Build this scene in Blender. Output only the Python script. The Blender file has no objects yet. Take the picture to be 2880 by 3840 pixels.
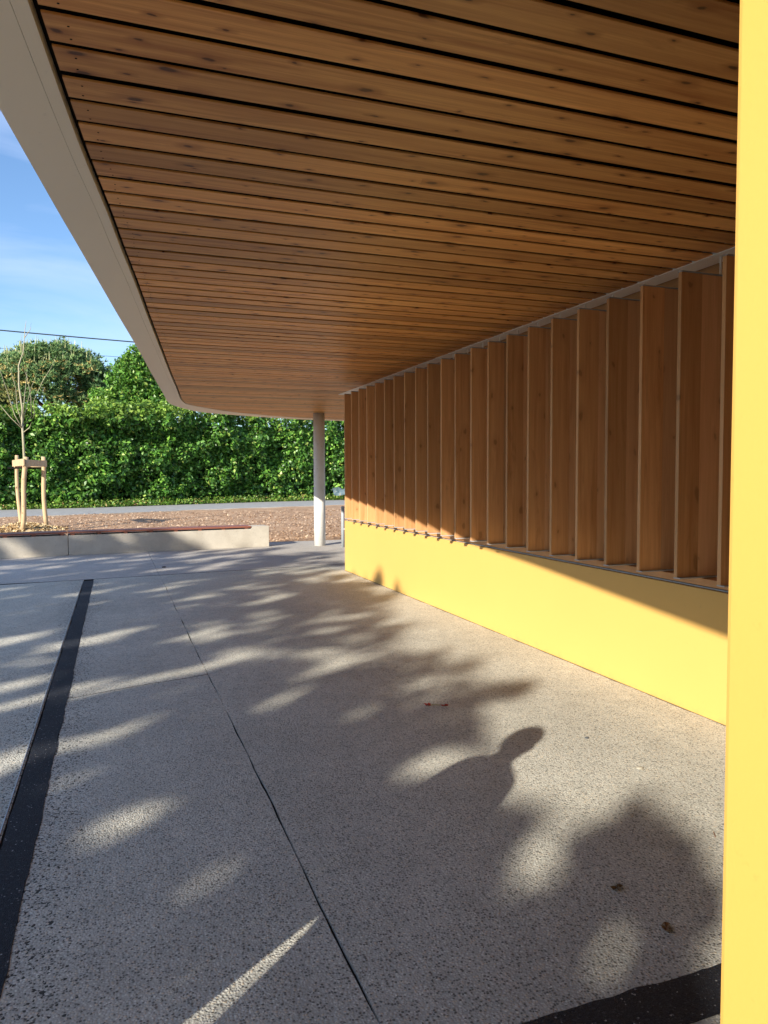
import bpy, bmesh, math, random
import numpy as np
from mathutils import Vector, Matrix

random.seed(7)
rng = np.random.default_rng(11)
C = bpy.context.scene.collection
scene = bpy.context.scene

# ------------------------------------------------------------------ camera
# X runs away from the yellow wall's face normal, Y along the wall, Z up
cam_d = bpy.data.cameras.new("camera")
cam = bpy.data.objects.new("camera", cam_d)
C.objects.link(cam)
R = Matrix(((0.9402, 0.0200, -0.3401), (-0.3406, 0.0445, -0.9392), (-0.0037, 0.9988, 0.0487)))
R = R.normalized()
q = R.to_quaternion(); q.normalize()
cam.rotation_mode = 'QUATERNION'
cam.rotation_quaternion = q
cam.location = (0, 0, 1.55)
cam_d.sensor_fit = 'VERTICAL'
cam_d.sensor_height = 36.0
cam_d.lens = 36.0 * 2764 / 3840
cam_d.clip_start = 0.02
cam_d.clip_end = 2000
scene.camera = cam

# ------------------------------------------------------------------ light
SUN_AZ = math.radians(51.0)      # travel direction of the light, from +Y towards +X
SUN_EL = math.radians(23.3)
w = bpy.data.worlds.new("World"); scene.world = w; w.use_nodes = True
nt = w.node_tree; nt.nodes.clear()
out = nt.nodes.new('ShaderNodeOutputWorld'); bg = nt.nodes.new('ShaderNodeBackground')
sky = nt.nodes.new('ShaderNodeTexSky'); sky.sky_type = 'NISHITA'; sky.sun_disc = False
sky.sun_elevation = SUN_EL; sky.sun_rotation = math.radians(180 + 51.0)
sky.air_density = 1.0; sky.dust_density = 0.25; sky.ozone_density = 4.5
tc = nt.nodes.new('ShaderNodeTexCoord')
mp = nt.nodes.new('ShaderNodeMapping'); mp.inputs['Scale'].default_value = (1.6, 1.6, 6.5); mp.inputs['Rotation'].default_value = (0.1, 0.25, 0.5)
nz = nt.nodes.new('ShaderNodeTexNoise'); nz.inputs['Scale'].default_value = 2.1; nz.inputs['Detail'].default_value = 8; nz.inputs['Roughness'].default_value = 0.55; nz.inputs['Distortion'].default_value = 0.5
cr = nt.nodes.new('ShaderNodeValToRGB'); cr.color_ramp.elements[0].position = 0.36; cr.color_ramp.elements[1].position = 0.80
cr.color_ramp.elements[0].color = (0, 0, 0, 1); cr.color_ramp.elements[1].color = (0.62, 0.62, 0.62, 1)
mx = nt.nodes.new('ShaderNodeMix'); mx.data_type = 'RGBA'
mx.inputs['B'].default_value = (3.7, 4.4, 6.2, 1)
L = nt.links.new
L(tc.outputs['Generated'], mp.inputs['Vector']); L(mp.outputs['Vector'], nz.inputs['Vector'])
L(nz.outputs['Fac'], cr.inputs['Fac']); L(cr.outputs['Color'], mx.inputs['Factor'])
L(sky.outputs['Color'], mx.inputs['A']); L(mx.outputs['Result'], bg.inputs['Color'])
bg.inputs['Strength'].default_value = 0.098
L(bg.outputs['Background'], out.inputs['Surface'])

sd = bpy.data.lights.new("sun", 'SUN'); sun = bpy.data.objects.new("sun", sd); C.objects.link(sun)
sd.energy = 4.0; sd.angle = math.radians(0.53); sd.color = (1.0, 0.925, 0.79)
dv = Vector((math.sin(SUN_AZ) * math.cos(SUN_EL), math.cos(SUN_AZ) * math.cos(SUN_EL), -math.sin(SUN_EL)))
sun.rotation_mode = 'QUATERNION'; sun.rotation_quaternion = dv.to_track_quat('-Z', 'Y'); sun.location = (-20, -16, 12)

scene.view_settings.view_transform = 'Standard'; scene.view_settings.look = 'None'
scene.view_settings.gamma = 1.0; scene.view_settings.use_curve_mapping = False
scene.view_settings.exposure = 1.2

# ------------------------------------------------------------------ helpers
def link(o, parent=None):
    C.objects.link(o)
    if parent is not None: o.parent = parent
    return o
def tag(o, label=None, cat=None, group=None, kind=None):
    if label: o['label'] = label
    if cat: o['category'] = cat
    if group: o['group'] = group
    if kind: o['kind'] = kind
    return o
def empty(name, loc=(0, 0, 0), rz=0.0):
    o = bpy.data.objects.new(name, None); o.location = loc; o.rotation_euler = (0, 0, rz); o.empty_display_size = 0.2
    return link(o)
def mesh_obj(name, me, mat, parent=None, smooth=False):
    if mat is not None:
        for m in (mat if isinstance(mat, (list, tuple)) else [mat]): me.materials.append(m)
    if smooth:
        me.polygons.foreach_set('use_smooth', [True] * len(me.polygons))
    return link(bpy.data.objects.new(name, me), parent)
def from_bm(name, bm, mat, parent=None, smooth=False):
    bmesh.ops.recalc_face_normals(bm, faces=bm.faces[:])
    me = bpy.data.meshes.new(name); bm.to_mesh(me); bm.free()
    return mesh_obj(name, me, mat, parent, smooth)
def pyd(name, v, f, mat, parent=None, smooth=False):
    me = bpy.data.meshes.new(name); me.from_pydata([tuple(p) for p in v], [], f); me.update()
    return mesh_obj(name, me, mat, parent, smooth)
def add_box(bm, x0, x1, y0, y1, z0, z1, bev=0.0):
    vs = [bm.verts.new(p) for p in ((x0,y0,z0),(x1,y0,z0),(x1,y1,z0),(x0,y1,z0),(x0,y0,z1),(x1,y0,z1),(x1,y1,z1),(x0,y1,z1))]
    fs = [bm.faces.new([vs[i] for i in f]) for f in ((0,3,2,1),(4,5,6,7),(0,1,5,4),(1,2,6,5),(2,3,7,6),(3,0,4,7))]
    if bev > 0:
        es = list({e for f in fs for e in f.edges})
        bmesh.ops.bevel(bm, geom=es, offset=bev, segments=2, affect='EDGES', profile=0.7)
def box(name, x0, x1, y0, y1, z0, z1, mat, parent=None, bev=0.0):
    bm = bmesh.new(); add_box(bm, x0, x1, y0, y1, z0, z1, bev)
    return from_bm(name, bm, mat, parent)
def prism(bm, poly, z0, z1):
    b = [bm.verts.new((p[0], p[1], z0)) for p in poly]; t = [bm.verts.new((p[0], p[1], z1)) for p in poly]
    n = len(poly)
    bm.faces.new(b[::-1]); bm.faces.new(t)
    for i in range(n): bm.faces.new((b[i], b[(i+1) % n], t[(i+1) % n], t[i]))
def tube(bm, pts, rad, seg=8, cap=True):
    pts = [Vector(p) for p in pts]; rings = []
    if not isinstance(rad, (list, tuple)): rad = [rad] * len(pts)
    for i, p in enumerate(pts):
        d = (pts[min(i+1, len(pts)-1)] - pts[max(i-1, 0)]).normalized()
        a = d.cross(Vector((0.13, 0.31, 0.94))) if abs(d.z) < 0.95 else d.cross(Vector((1, 0, 0)))
        a.normalize(); b = d.cross(a)
        rings.append([bm.verts.new(p + (a * math.cos(2*math.pi*k/seg) + b * math.sin(2*math.pi*k/seg)) * rad[i]) for k in range(seg)])
    for i in range(len(rings)-1):
        for k in range(seg): bm.faces.new((rings[i][k], rings[i][(k+1) % seg], rings[i+1][(k+1) % seg], rings[i+1][k]))
    if cap: bm.faces.new(rings[0][::-1]); bm.faces.new(rings[-1])
def quads_mesh(name, V, mat, parent=None, nv=4):
    """V: (n, nv, 3) array, one face per row"""
    n = V.shape[0]; me = bpy.data.meshes.new(name)
    me.vertices.add(n*nv); me.vertices.foreach_set('co', V.reshape(-1).astype(np.float32))
    me.loops.add(n*nv); me.loops.foreach_set('vertex_index', np.arange(n*nv, dtype=np.int32))
    me.polygons.add(n); me.polygons.foreach_set('loop_start', np.arange(0, n*nv, nv, dtype=np.int32))
    me.polygons.foreach_set('loop_total', np.full(n, nv, dtype=np.int32))
    me.update(calc_edges=True); me.validate()
    return mesh_obj(name, me, mat, parent)

# ------------------------------------------------------------------ materials
class M:
    def __init__(s, name):
        s.m = bpy.data.materials.new(name); s.m.use_nodes = True; s.t = s.m.node_tree; s.n = s.t.nodes
        s.b = s.n['Principled BSDF']; s.out = s.n['Material Output']
    def new(s, ty, **k):
        x = s.n.new(ty)
        for a, v in k.items():
            if a in ('data_type', 'operation', 'blend_type', 'feature', 'noise_dimensions', 'distance', 'voronoi_dimensions'): setattr(x, a, v)
            else: x.inputs[a].default_value = v
        return x
    def l(s, a, b): s.t.links.new(a, b)
    def coord(s, scale=(1,1,1), kind='Object', rot=(0,0,0), rand=False):
        t = s.n.new('ShaderNodeTexCoord'); m = s.n.new('ShaderNodeMapping')
        m.inputs['Scale'].default_value = scale; m.inputs['Rotation'].default_value = rot
        if rand:
            oi = s.n.new('ShaderNodeObjectInfo'); mu = s.new('ShaderNodeMath', operation='MULTIPLY'); mu.inputs[1].default_value = 71.0
            s.l(oi.outputs['Random'], mu.inputs[0]); ad = s.n.new('ShaderNodeVectorMath'); ad.operation = 'ADD'
            s.l(t.outputs[kind], ad.inputs[0]); s.l(mu.outputs[0], ad.inputs[1]); s.l(ad.outputs[0], m.inputs['Vector'])
        else: s.l(t.outputs[kind], m.inputs['Vector'])
        return m.outputs['Vector']
    def noise(s, vec, scale, detail=4, rough=0.5, dist=0.0):
        x = s.new('ShaderNodeTexNoise', Scale=scale, Detail=detail, Roughness=rough, Distortion=dist); s.l(vec, x.inputs['Vector']); return x
    def ramp(s, fac, stops):
        r = s.n.new('ShaderNodeValToRGB'); e = r.color_ramp.elements
        while len(e) < len(stops): e.new(0.5)
        for i, (p, c) in enumerate(stops):
            e[i].position = p; e[i].color = (c, c, c, 1) if isinstance(c, (int, float)) else (*c, 1)
        s.l(fac, r.inputs['Fac']); return r.outputs['Color']
    def mix(s, fac, a, b, mode='MIX'):
        x = s.n.new('ShaderNodeMix'); x.data_type = 'RGBA'; x.blend_type = mode
        for v, k in ((fac, 'Factor'), (a, 'A'), (b, 'B')):
            if hasattr(v, 'links'): s.l(v, x.inputs[k])
            else: x.inputs[k].default_value = v if isinstance(v, float) else (*v, 1)
        return x.outputs['Result']
    def bump(s, h, strength=0.3, dist=0.01, prev=None):
        b = s.new('ShaderNodeBump', Strength=strength, Distance=dist); s.l(h, b.inputs['Height'])
        if prev is not None: s.l(prev, b.inputs['Normal'])
        s.l(b.outputs['Normal'], s.b.inputs['Normal']); return b.outputs['Normal']
    def set(s, col=None, rough=0.6, spec=0.5, metal=0.0):
        if col is not None:
            if hasattr(col, 'links'): s.l(col, s.b.inputs['Base Color'])
            else: s.b.inputs['Base Color'].default_value = (*col, 1)
        s.b.inputs['Roughness'].default_value = rough; s.b.inputs['Specular IOR Level'].default_value = spec
        s.b.inputs['Metallic'].default_value = metal
        return s.m

def wood(name, light, dark, axis, knots=1.0, rough=0.5, tone=0.35, kscale=(1.0, 5.5)):
    """axis: direction of the grain, 0 = X, 2 = Z"""
    s = M(name); al, ac = 1.0, 22.0
    sc = [ac, ac, ac]; sc[axis] = al
    v = s.coord(tuple(sc), rand=True)
    g = s.noise(v, 1.0, 7, 0.62, 0.6)
    sc2 = [7, 7, 7]; sc2[axis] = 0.5
    g2 = s.noise(s.coord(tuple(sc2), rand=True), 1.0, 4, 0.6, 1.2)
    sc4 = [150, 150, 150]; sc4[axis] = 3
    g4 = s.noise(s.coord(tuple(sc4), rand=True), 1.0, 2, 0.5)
    c = s.mix(s.ramp(g.outputs['Fac'], [(0.32, 0.0), (0.68, 1.0)]), dark, light)
    g5 = s.noise(s.coord(tuple(1.1 if i == axis else 9 for i in range(3)), rand=True), 1.0, 5, 0.7, 1.6)
    c = s.mix(s.ramp(g5.outputs['Fac'], [(0.58, 0.0), (0.74, 0.75)]), c, tuple(d*0.55 for d in dark))
    mid = tuple((a*0.62+b*0.38) for a, b in zip(light, dark))
    c = s.mix(s.ramp(g2.outputs['Fac'], [(0.35, 0.75), (0.62, 0.0)]), c, mid)
    c = s.mix(s.ramp(g4.outputs['Fac'], [(0.35, 0.25), (0.6, 0.0)]), c, dark)
    # knots: dark core, ring of tight grain round it
    kv = s.coord((1, 1, 1), rand=True); sp_ = s.n.new('ShaderNodeSeparateXYZ'); s.l(kv, sp_.inputs[0]); cb = s.n.new('ShaderNodeCombineXYZ')
    al_ = s.new('ShaderNodeMath', operation='MULTIPLY'); s.l(sp_.outputs[axis], al_.inputs[0]); al_.inputs[1].default_value = kscale[0]
    ac_ = s.new('ShaderNodeMath', operation='MULTIPLY'); s.l(sp_.outputs[1 if axis == 0 else 0], ac_.inputs[0]); ac_.inputs[1].default_value = kscale[1]
    s.l(al_.outputs[0], cb.inputs[0]); s.l(ac_.outputs[0], cb.inputs[1])
    wob = s.noise(cb.outputs[0], 3.0, 2, 0.5); va = s.n.new('ShaderNodeVectorMath'); va.operation = 'MULTIPLY_ADD'
    s.l(wob.outputs['Color'], va.inputs[0]); va.inputs[1].default_value = (0.22, 0.22, 0.0); s.l(cb.outputs[0], va.inputs[2])
    vo = s.new('ShaderNodeTexVoronoi', voronoi_dimensions='2D', Scale=1.0, Randomness=1.0); s.l(va.outputs[0], vo.inputs['Vector'])
    vsep = s.n.new('ShaderNodeSeparateColor'); s.l(vo.outputs['Color'], vsep.inputs['Color']); ksize = s.new('ShaderNodeMapRange'); s.l(vsep.outputs['Green'], ksize.inputs['Value']); ksize.inputs['To Min'].default_value = 3.2; ksize.inputs['To Max'].default_value = 0.75
    kd = s.new('ShaderNodeMath', operation='MULTIPLY'); s.l(vo.outputs['Distance'], kd.inputs[0]); s.l(ksize.outputs['Result'], kd.inputs[1])
    k1 = s.ramp(kd.outputs[0], [(0.055, 1.0), (0.10, 0.0)])
    k2 = s.ramp(kd.outputs[0], [(0.08, 0.7), (0.30, 0.0)])
    if knots > 0:
        c = s.mix(s.mix(1.0, k2, (knots,)*3, 'MULTIPLY'), c, tuple(d*0.8 for d in dark)); c = s.mix(s.mix(1.0, k1, (knots,)*3, 'MULTIPLY'), c, tuple(d*0.3 for d in dark))
    oi = s.n.new('ShaderNodeObjectInfo')
    tn = s.ramp(oi.outputs['Random'], [(0.0, 1.0-tone), (0.5, 1.0), (1.0, 1.0+tone*0.5)])
    c = s.mix(1.0, c, tn, 'MULTIPLY')
    b = s.bump(g.outputs['Fac'], 0.25, 0.004); b = s.bump(vo.outputs['Distance'], 0.08, 0.006, b)
    return s.set(c, rough, 0.35)

def concrete(name, base, dark_share=0.16, scale=95.0, contrast=1.0, warm=0.0, bumpd=0.004, spill=False):
    s = M(name); v = s.coord((1, 1, 1))
    dist = s.noise(v, 60.0, 2, 0.5)
    va = s.n.new('ShaderNodeVectorMath'); va.operation = 'MULTIPLY_ADD'
    s.l(dist.outputs['Color'], va.inputs[0]); va.inputs[1].default_value = (0.008,)*3; s.l(v, va.inputs[2])
    vo = s.new('ShaderNodeTexVoronoi', Scale=scale, Randomness=1.0); s.l(va.outputs[0], vo.inputs['Vector'])
    sep = s.n.new('ShaderNodeSeparateColor'); s.l(vo.outputs['Color'], sep.inputs['Color'])
    b = np.array(base)
    hi = tuple(np.clip(b*1.28, 0, 0.8)); lo = tuple(b*0.22); md = tuple(b*0.72); wm = tuple(b*np.array((1.12, 0.95, 0.78)))
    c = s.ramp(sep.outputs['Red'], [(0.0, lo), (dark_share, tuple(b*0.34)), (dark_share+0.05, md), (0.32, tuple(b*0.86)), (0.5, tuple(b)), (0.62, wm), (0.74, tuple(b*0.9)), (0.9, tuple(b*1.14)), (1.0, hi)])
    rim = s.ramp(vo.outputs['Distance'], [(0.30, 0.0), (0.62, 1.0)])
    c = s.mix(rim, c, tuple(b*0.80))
    if contrast < 1: c = s.mix(1.0-contrast, c, tuple(b*0.95))
    sx = s.n.new('ShaderNodeSeparateXYZ'); s.l(v, sx.inputs[0])
    a1 = s.new('ShaderNodeMath', operation='ADD'); s.l(sx.outputs['X'], a1.inputs[0]); a1.inputs[1].default_value = 0.42
    a2 = s.new('ShaderNodeMath', operation='ABSOLUTE'); s.l(a1.outputs[0], a2.inputs[0])
    near_ = s.ramp(a2.outputs[0], [(0.06, 0.17 if spill else 0.0), (0.30, 0.0)]); gm = s.new('ShaderNodeMath', operation='LESS_THAN')
    s.l(sep.outputs['Blue'], gm.inputs[0]); s.l(near_, gm.inputs[1]); c = s.mix(gm.outputs[0], c, tuple(b*0.10))
    big = s.noise(v, 0.9, 5, 0.6); c = s.mix(1.0, c, s.ramp(big.outputs['Fac'], [(0.3, 0.86), (0.7, 1.10)]), 'MULTIPLY')
    med = s.noise(v, 7.0, 4, 0.65); c = s.mix(1.0, c, s.ramp(med.outputs['Fac'], [(0.3, 0.90), (0.7, 1.07)]), 'MULTIPLY')
    # faint blotches of old water marks
    st = s.noise(v, 2.3, 3, 0.5, 1.0); c = s.mix(s.ramp(st.outputs['Fac'], [(0.60, 0.0), (0.70, 0.14)]), c, tuple(b*0.5))
    h = s.ramp(vo.outputs['Distance'], [(0.0, 1.0), (0.7, 0.0)])
    s.bump(h, 0.65, bumpd)
    return s.set(c, 0.82, 0.3)

def paint(name, col, rough=0.5, bump=0.12, bscale=240.0, dirt=0.06, spec=0.4):
    s = M(name); v = s.coord((1, 1, 1)); n = s.noise(v, 1.3, 5, 0.6)
    c = s.mix(s.ramp(n.outputs['Fac'], [(0.35, dirt), (0.65, 0.0)]), col, tuple(x*0.6 for x in col))
    sp = s.noise(v, 24.0, 3, 0.7); c = s.mix(s.ramp(sp.outputs['Fac'], [(0.655, 0.0), (0.72, dirt*2.5)]), c, tuple(x*0.45 for x in col))
    f = s.noise(v, bscale, 2, 0.5); s.bump(f.outputs['Fac'], bump, 0.002)
    return s.set(c, rough, spec)

def leafmat(name, cols, rough=0.42, transl=0.3, spec=0.5):
    s = M(name); g = s.n.new('ShaderNodeNewGeometry')
    c = s.ramp(g.outputs['Random Per Island'], cols)
    big = s.noise(s.coord((1, 1, 1)), 0.9, 3, 0.6)
    c = s.mix(1.0, c, s.ramp(big.outputs['Fac'], [(0.35, 0.72), (0.65, 1.2)]), 'MULTIPLY')
    s.set(c, rough, spec)
    tr = s.n.new('ShaderNodeBsdfTranslucent'); s.l(c, tr.inputs['Color'])
    ms = s.n.new('ShaderNodeMixShader'); ms.inputs[0].default_value = transl
    s.l(s.b.outputs[0], ms.inputs[1]); s.l(tr.outputs[0], ms.inputs[2]); s.l(ms.outputs[0], s.out.inputs['Surface'])
    return s.m

mat_ceiling = wood('ceiling_wood', (0.93, 0.495, 0.16), (0.44, 0.15, 0.032), 0, 1.0, 0.42, 0.36, (3.4, 7.5))
mat_fin = wood('fin_wood', (0.77, 0.44, 0.205), (0.52, 0.25, 0.095), 2, 0.45, 0.55, 0.24, (2.2, 4.0))
mat_fin_back = wood('fin_rear_wood', (0.78, 0.48, 0.26), (0.54, 0.29, 0.135), 2, 0.3, 0.55, 0.42, (2.0, 4.0))
mat_sill = wood('sill_wood', (0.62, 0.34, 0.15), (0.42, 0.20, 0.08), 1, 0.3, 0.5, 0.1)
def splash(m):
    t = m.node_tree; n = t.nodes; l = t.links.new; b = n['Principled BSDF']; src = b.inputs['Base Color'].links[0].from_socket
    tc_ = n.new('ShaderNodeTexCoord'); sx_ = n.new('ShaderNodeSeparateXYZ'); l(tc_.outputs['Object'], sx_.inputs[0])
    nz_ = n.new('ShaderNodeTexNoise'); nz_.inputs['Scale'].default_value = 14; nz_.inputs['Detail'].default_value = 6; nz_.inputs['Roughness'].default_value = 0.75; l(tc_.outputs['Object'], nz_.inputs['Vector'])
    ma = n.new('ShaderNodeMath'); ma.operation = 'MULTIPLY_ADD'; l(sx_.outputs['Z'], ma.inputs[0]); ma.inputs[1].default_value = -2.6; l(nz_.outputs['Fac'], ma.inputs[2])
    r_ = n.new('ShaderNodeValToRGB'); r_.color_ramp.elements[0].position = 0.40; r_.color_ramp.elements[0].color = (0, 0, 0, 1); r_.color_ramp.elements[1].position = 0.62; r_.color_ramp.elements[1].color = (0.30, 0.30, 0.30, 1); l(ma.outputs[0], r_.inputs['Fac'])
    mx_ = n.new('ShaderNodeMix'); mx_.data_type = 'RGBA'; l(r_.outputs['Color'], mx_.inputs['Factor']); l(src, mx_.inputs['A']); mx_.inputs['B'].default_value = (0.34, 0.25, 0.11, 1); l(mx_.outputs['Result'], b.inputs['Base Color']); return m
mat_yellow = paint('yellow_paint', (0.67, 0.405, 0.112), 0.55, 0.10, 300.0, 0.05)
mat_yellow2 = paint('yellow_paint_near', (0.65, 0.382, 0.088), 0.5, 0.14, 160.0, 0.04)
mat_cream = paint('cream_metal', (0.90, 0.80, 0.63), 0.45, 0.02, 300.0, 0.05)
mat_white = paint('white_profile', (0.86, 0.83, 0.76), 0.45, 0.02, 300.0, 0.05)
mat_black = M('black_membrane').set((0.012, 0.011, 0.010), 0.9, 0.1)
mat_steel = M('steel').set((0.42, 0.43, 0.45), 0.4, 0.5, 0.7)
mat_zinc = paint('galvanised', (0.50, 0.51, 0.52), 0.5, 0.05, 60.0, 0.15)
mat_grey_paint = paint('grey_paint', (0.33, 0.36, 0.39), 0.45, 0.04, 120.0, 0.1)
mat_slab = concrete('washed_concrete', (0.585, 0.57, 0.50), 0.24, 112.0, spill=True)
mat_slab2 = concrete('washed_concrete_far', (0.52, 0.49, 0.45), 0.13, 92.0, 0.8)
mat_dirt = M('dirt').set((0.16, 0.13, 0.08), 0.95, 0.1)
mat_gap = M('joint_dark').set((0.035, 0.032, 0.030), 0.95, 0.1)
def mat_strip_f():
    s = M('dark_strip'); v = s.coord()
    vo = s.new('ShaderNodeTexVoronoi', Scale=190.0); s.l(v, vo.inputs['Vector']); sep = s.n.new('ShaderNodeSeparateColor'); s.l(vo.outputs['Color'], sep.inputs['Color'])
    c = s.ramp(sep.outputs['Red'], [(0.0, (0.008, 0.010, 0.016)), (0.9, (0.022, 0.025, 0.034)), (0.99, (0.05, 0.055, 0.07)), (0.996, (0.30, 0.30, 0.31))])
    s.bump(vo.outputs['Distance'], 0.8, 0.004); return s.set(c, 0.75, 0.25)
mat_strip = mat_strip_f()
def mat_bench_f():
    s = M('bench_concrete'); v = s.coord(); n = s.noise(v, 3.0, 6, 0.65); n2 = s.noise(v, 40.0, 4, 0.7)
    c = s.ramp(n.outputs['Fac'], [(0.3, (0.42, 0.38, 0.32)), (0.7, (0.54, 0.50, 0.43))])
    vo = s.new('ShaderNodeTexVoronoi', Scale=17.0); s.l(v, vo.inputs['Vector'])
    pit = s.ramp(vo.outputs['Distance'], [(0.05, 0.75), (0.13, 0.0)]); c = s.mix(pit, c, (0.13, 0.115, 0.10))
    c = s.mix(s.ramp(n2.outputs['Fac'], [(0.55, 0.0), (0.75, 0.3)]), c, (0.25, 0.225, 0.19))
    s.bump(n2.outputs['Fac'], 0.5, 0.006); return s.set(c, 0.85, 0.25)
mat_bench = mat_bench_f()
mat_slat = wood('slat_wood', (0.30, 0.115, 0.075), (0.17, 0.06, 0.04), 0, 0.0, 0.5, 0.2)
mat_stake = wood('stake_wood', (0.60, 0.45, 0.27), (0.42, 0.28, 0.15), 2, 1.0, 0.7, 0.2, (2.5, 5.0))
def mat_column_f():
    s = M('column_paint'); v = s.coord(); n = s.noise(v, 2.2, 5, 0.65)
    c = s.ramp(n.outputs['Fac'], [(0.3, (0.62, 0.61, 0.585)), (0.7, (0.76, 0.75, 0.725))])
    vo = s.new('ShaderNodeTexVoronoi', Scale=13.0); s.l(v, vo.inputs['Vector'])
    c = s.mix(s.ramp(vo.outputs['Distance'], [(0.06, 0.8), (0.12, 0.0)]), c, (0.20, 0.17, 0.14))
    s.bump(n.outputs['Fac'], 0.2, 0.01); return s.set(c, 0.6, 0.35)
mat_column = mat_column_f()
def ground_mat(name, a, b, sc=30.0, bump=0.02):
    s = M(name); v = s.coord(); n = s.noise(v, sc, 6, 0.7); n2 = s.noise(v, sc*0.05, 4, 0.6)
    c = s.mix(s.ramp(n.outputs['Fac'], [(0.35, 0.0), (0.65, 1.0)]), a, b)
    c = s.mix(1.0, c, s.ramp(n2.outputs['Fac'], [(0.3, 0.8), (0.7, 1.15)]), 'MULTIPLY')
    s.bump(n.outputs['Fac'], 0.8, bump); return s.set(c, 0.95, 0.1)
mat_mulch = ground_mat('mulch', (0.30, 0.18, 0.105), (0.56, 0.38, 0.25), 26.0, 0.03)
mat_earth = ground_mat('earth', (0.05, 0.07, 0.02), (0.10, 0.12, 0.04), 4.0, 0.05)
mat_road = ground_mat('asphalt', (0.30, 0.30, 0.295), (0.37, 0.368, 0.36), 60.0, 0.006)
def chips_mat(name, stops):
    s = M(name); g = s.n.new('ShaderNodeNewGeometry'); return s.set(s.ramp(g.outputs['Random Per Island'], stops), 0.8, 0.2)
mat_chips = chips_mat('chips', [(0.0, (0.28, 0.17, 0.10)), (0.45, (0.44, 0.29, 0.185)), (0.75, (0.54, 0.38, 0.25)), (1.0, (0.66, 0.51, 0.36))])
mat_chips2 = chips_mat('fresh_chips', [(0.0, (0.30, 0.18, 0.08)), (0.4, (0.55, 0.38, 0.19)), (0.8, (0.70, 0.54, 0.30)), (1.0, (0.80, 0.68, 0.45))])
mat_hedge = leafmat('hedge_leaves', [(0.0, (0.037, 0.093, 0.024)), (0.35, (0.071, 0.196, 0.031)), (0.7, (0.128, 0.315, 0.043)), (0.92, (0.238, 0.476, 0.068)), (1.0, (0.510, 0.578, 0.136))])
mat_hedge_top = leafmat('hedge_top_leaves', [(0.0, (0.081, 0.176, 0.027)), (0.5, (0.176, 0.324, 0.047)), (1.0, (0.351, 0.486, 0.081))])  # paler leaf mix, for the top of the hedge and one shrub
mat_laurel = leafmat('laurel_leaves', [(0.0, (0.051, 0.128, 0.027)), (0.5, (0.111, 0.272, 0.037)), (0.85, (0.204, 0.408, 0.060)), (1.0, (0.442, 0.544, 0.119))])
mat_pine = leafmat('pine_needles', [(0.0, (0.060, 0.135, 0.054)), (0.5, (0.135, 0.255, 0.090)), (1.0, (0.300, 0.390, 0.135))], 0.6, 0.2, 0.3)
mat_pine_tan = leafmat('pine_cones', [(0.0, (0.252, 0.210, 0.074)), (0.6, (0.504, 0.399, 0.147)), (1.0, (0.714, 0.546, 0.210))], 0.7, 0.15, 0.2)
mat_candle = leafmat('pine_candles', [(0.0, (0.470, 0.504, 0.235)), (1.0, (0.750, 0.750, 0.437))], 0.7, 0.1, 0.2)
mat_olive = leafmat('olive_bush', [(0.0, (0.084, 0.098, 0.028)), (0.6, (0.196, 0.210, 0.063)), (1.0, (0.364, 0.336, 0.112))], 0.6, 0.2, 0.2)
mat_weed = leafmat('weeds', [(0.0, (0.070, 0.168, 0.028)), (0.6, (0.168, 0.336, 0.042)), (0.93, (0.392, 0.448, 0.098)), (1.0, (0.560, 0.308, 0.168))])
mat_shade = leafmat('plane_leaves', [(0.0, (0.03, 0.08, 0.016)), (1.0, (0.09, 0.18, 0.03))])
mat_core = M('dark_core').set((0.014, 0.026, 0.008), 0.9, 0.1)  # near-black fill; the shade deep inside foliage is put into this colour
def bark_f(name, a, b):
    s = M(name); n = s.noise(s.coord((6, 6, 1.5)), 2.0, 5, 0.7); s.bump(n.outputs['Fac'], 0.8, 0.02)
    return s.set(s.ramp(n.outputs['Fac'], [(0.3, a), (0.7, b)]), 0.9, 0.1)
mat_bark = bark_f('bark', (0.07, 0.05, 0.035), (0.20, 0.15, 0.11))
mat_bark_red = bark_f('pine_bark', (0.12, 0.05, 0.03), (0.34, 0.16, 0.10))
mat_sapling = bark_f('sapling_bark', (0.26, 0.24, 0.15), (0.46, 0.42, 0.30))
mat_cable = M('cable').set((0.03, 0.04, 0.045), 0.6, 0.3)

# ------------------------------------------------------------------ setting: ground, plaza, bed, road
me = bpy.data.meshes.new('terrain'); me.from_pydata([(-400,-400,-0.12),(400,-400,-0.12),(400,700,-0.12),(-400,700,-0.12)], [], [(0,1,2,3)])
tag(mesh_obj('terrain', me, mat_earth), 'dark green and brown ground stretching beyond the road', kind='structure')

def wob_line(p, q, amp=0.0035, step=0.09, seed=0):
    """a line from p to q that wanders a little, like a sawn and chipped joint"""
    p = np.array(p, float); q = np.array(q, float); n = max(2, int(np.linalg.norm(q-p)/step))
    r = np.random.default_rng(seed); d = (q-p)/np.linalg.norm(q-p); nn = np.array((-d[1], d[0]))
    o = np.convolve(r.normal(0, amp, n+5), np.ones(5)/2.4, 'same')[:n+1]; o[0] = o[-1] = 0
    return [tuple(p+(q-p)*i/n + nn*o[i]) for i in range(n+1)]
def cross_y(x): return 12.05 + (x - 0.2)*0.113 + (0.0 if x > -1 else 0)
def joint_x(y): return 0.668 - (y-1.9)*0.0060
plaza = box('plaza', -14, 9.5, -9, 17.25, -0.20, -0.014, mat_gap); tag(plaza, 'pale washed concrete forecourt cut by dark joints', kind='structure')
def slab(poly, mat=mat_slab):
    bm = bmesh.new(); prism(bm, poly, -0.012, 0.0); return from_bm('slab', bm, mat, plaza)
g = 0.0027
SX0, SX1 = -0.498, -0.358
jl = wob_line((joint_x(-9)-g, -9), (joint_x(1.60)-g, 1.60), seed=1)
yA, yB = 1.605, 1.765
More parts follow.
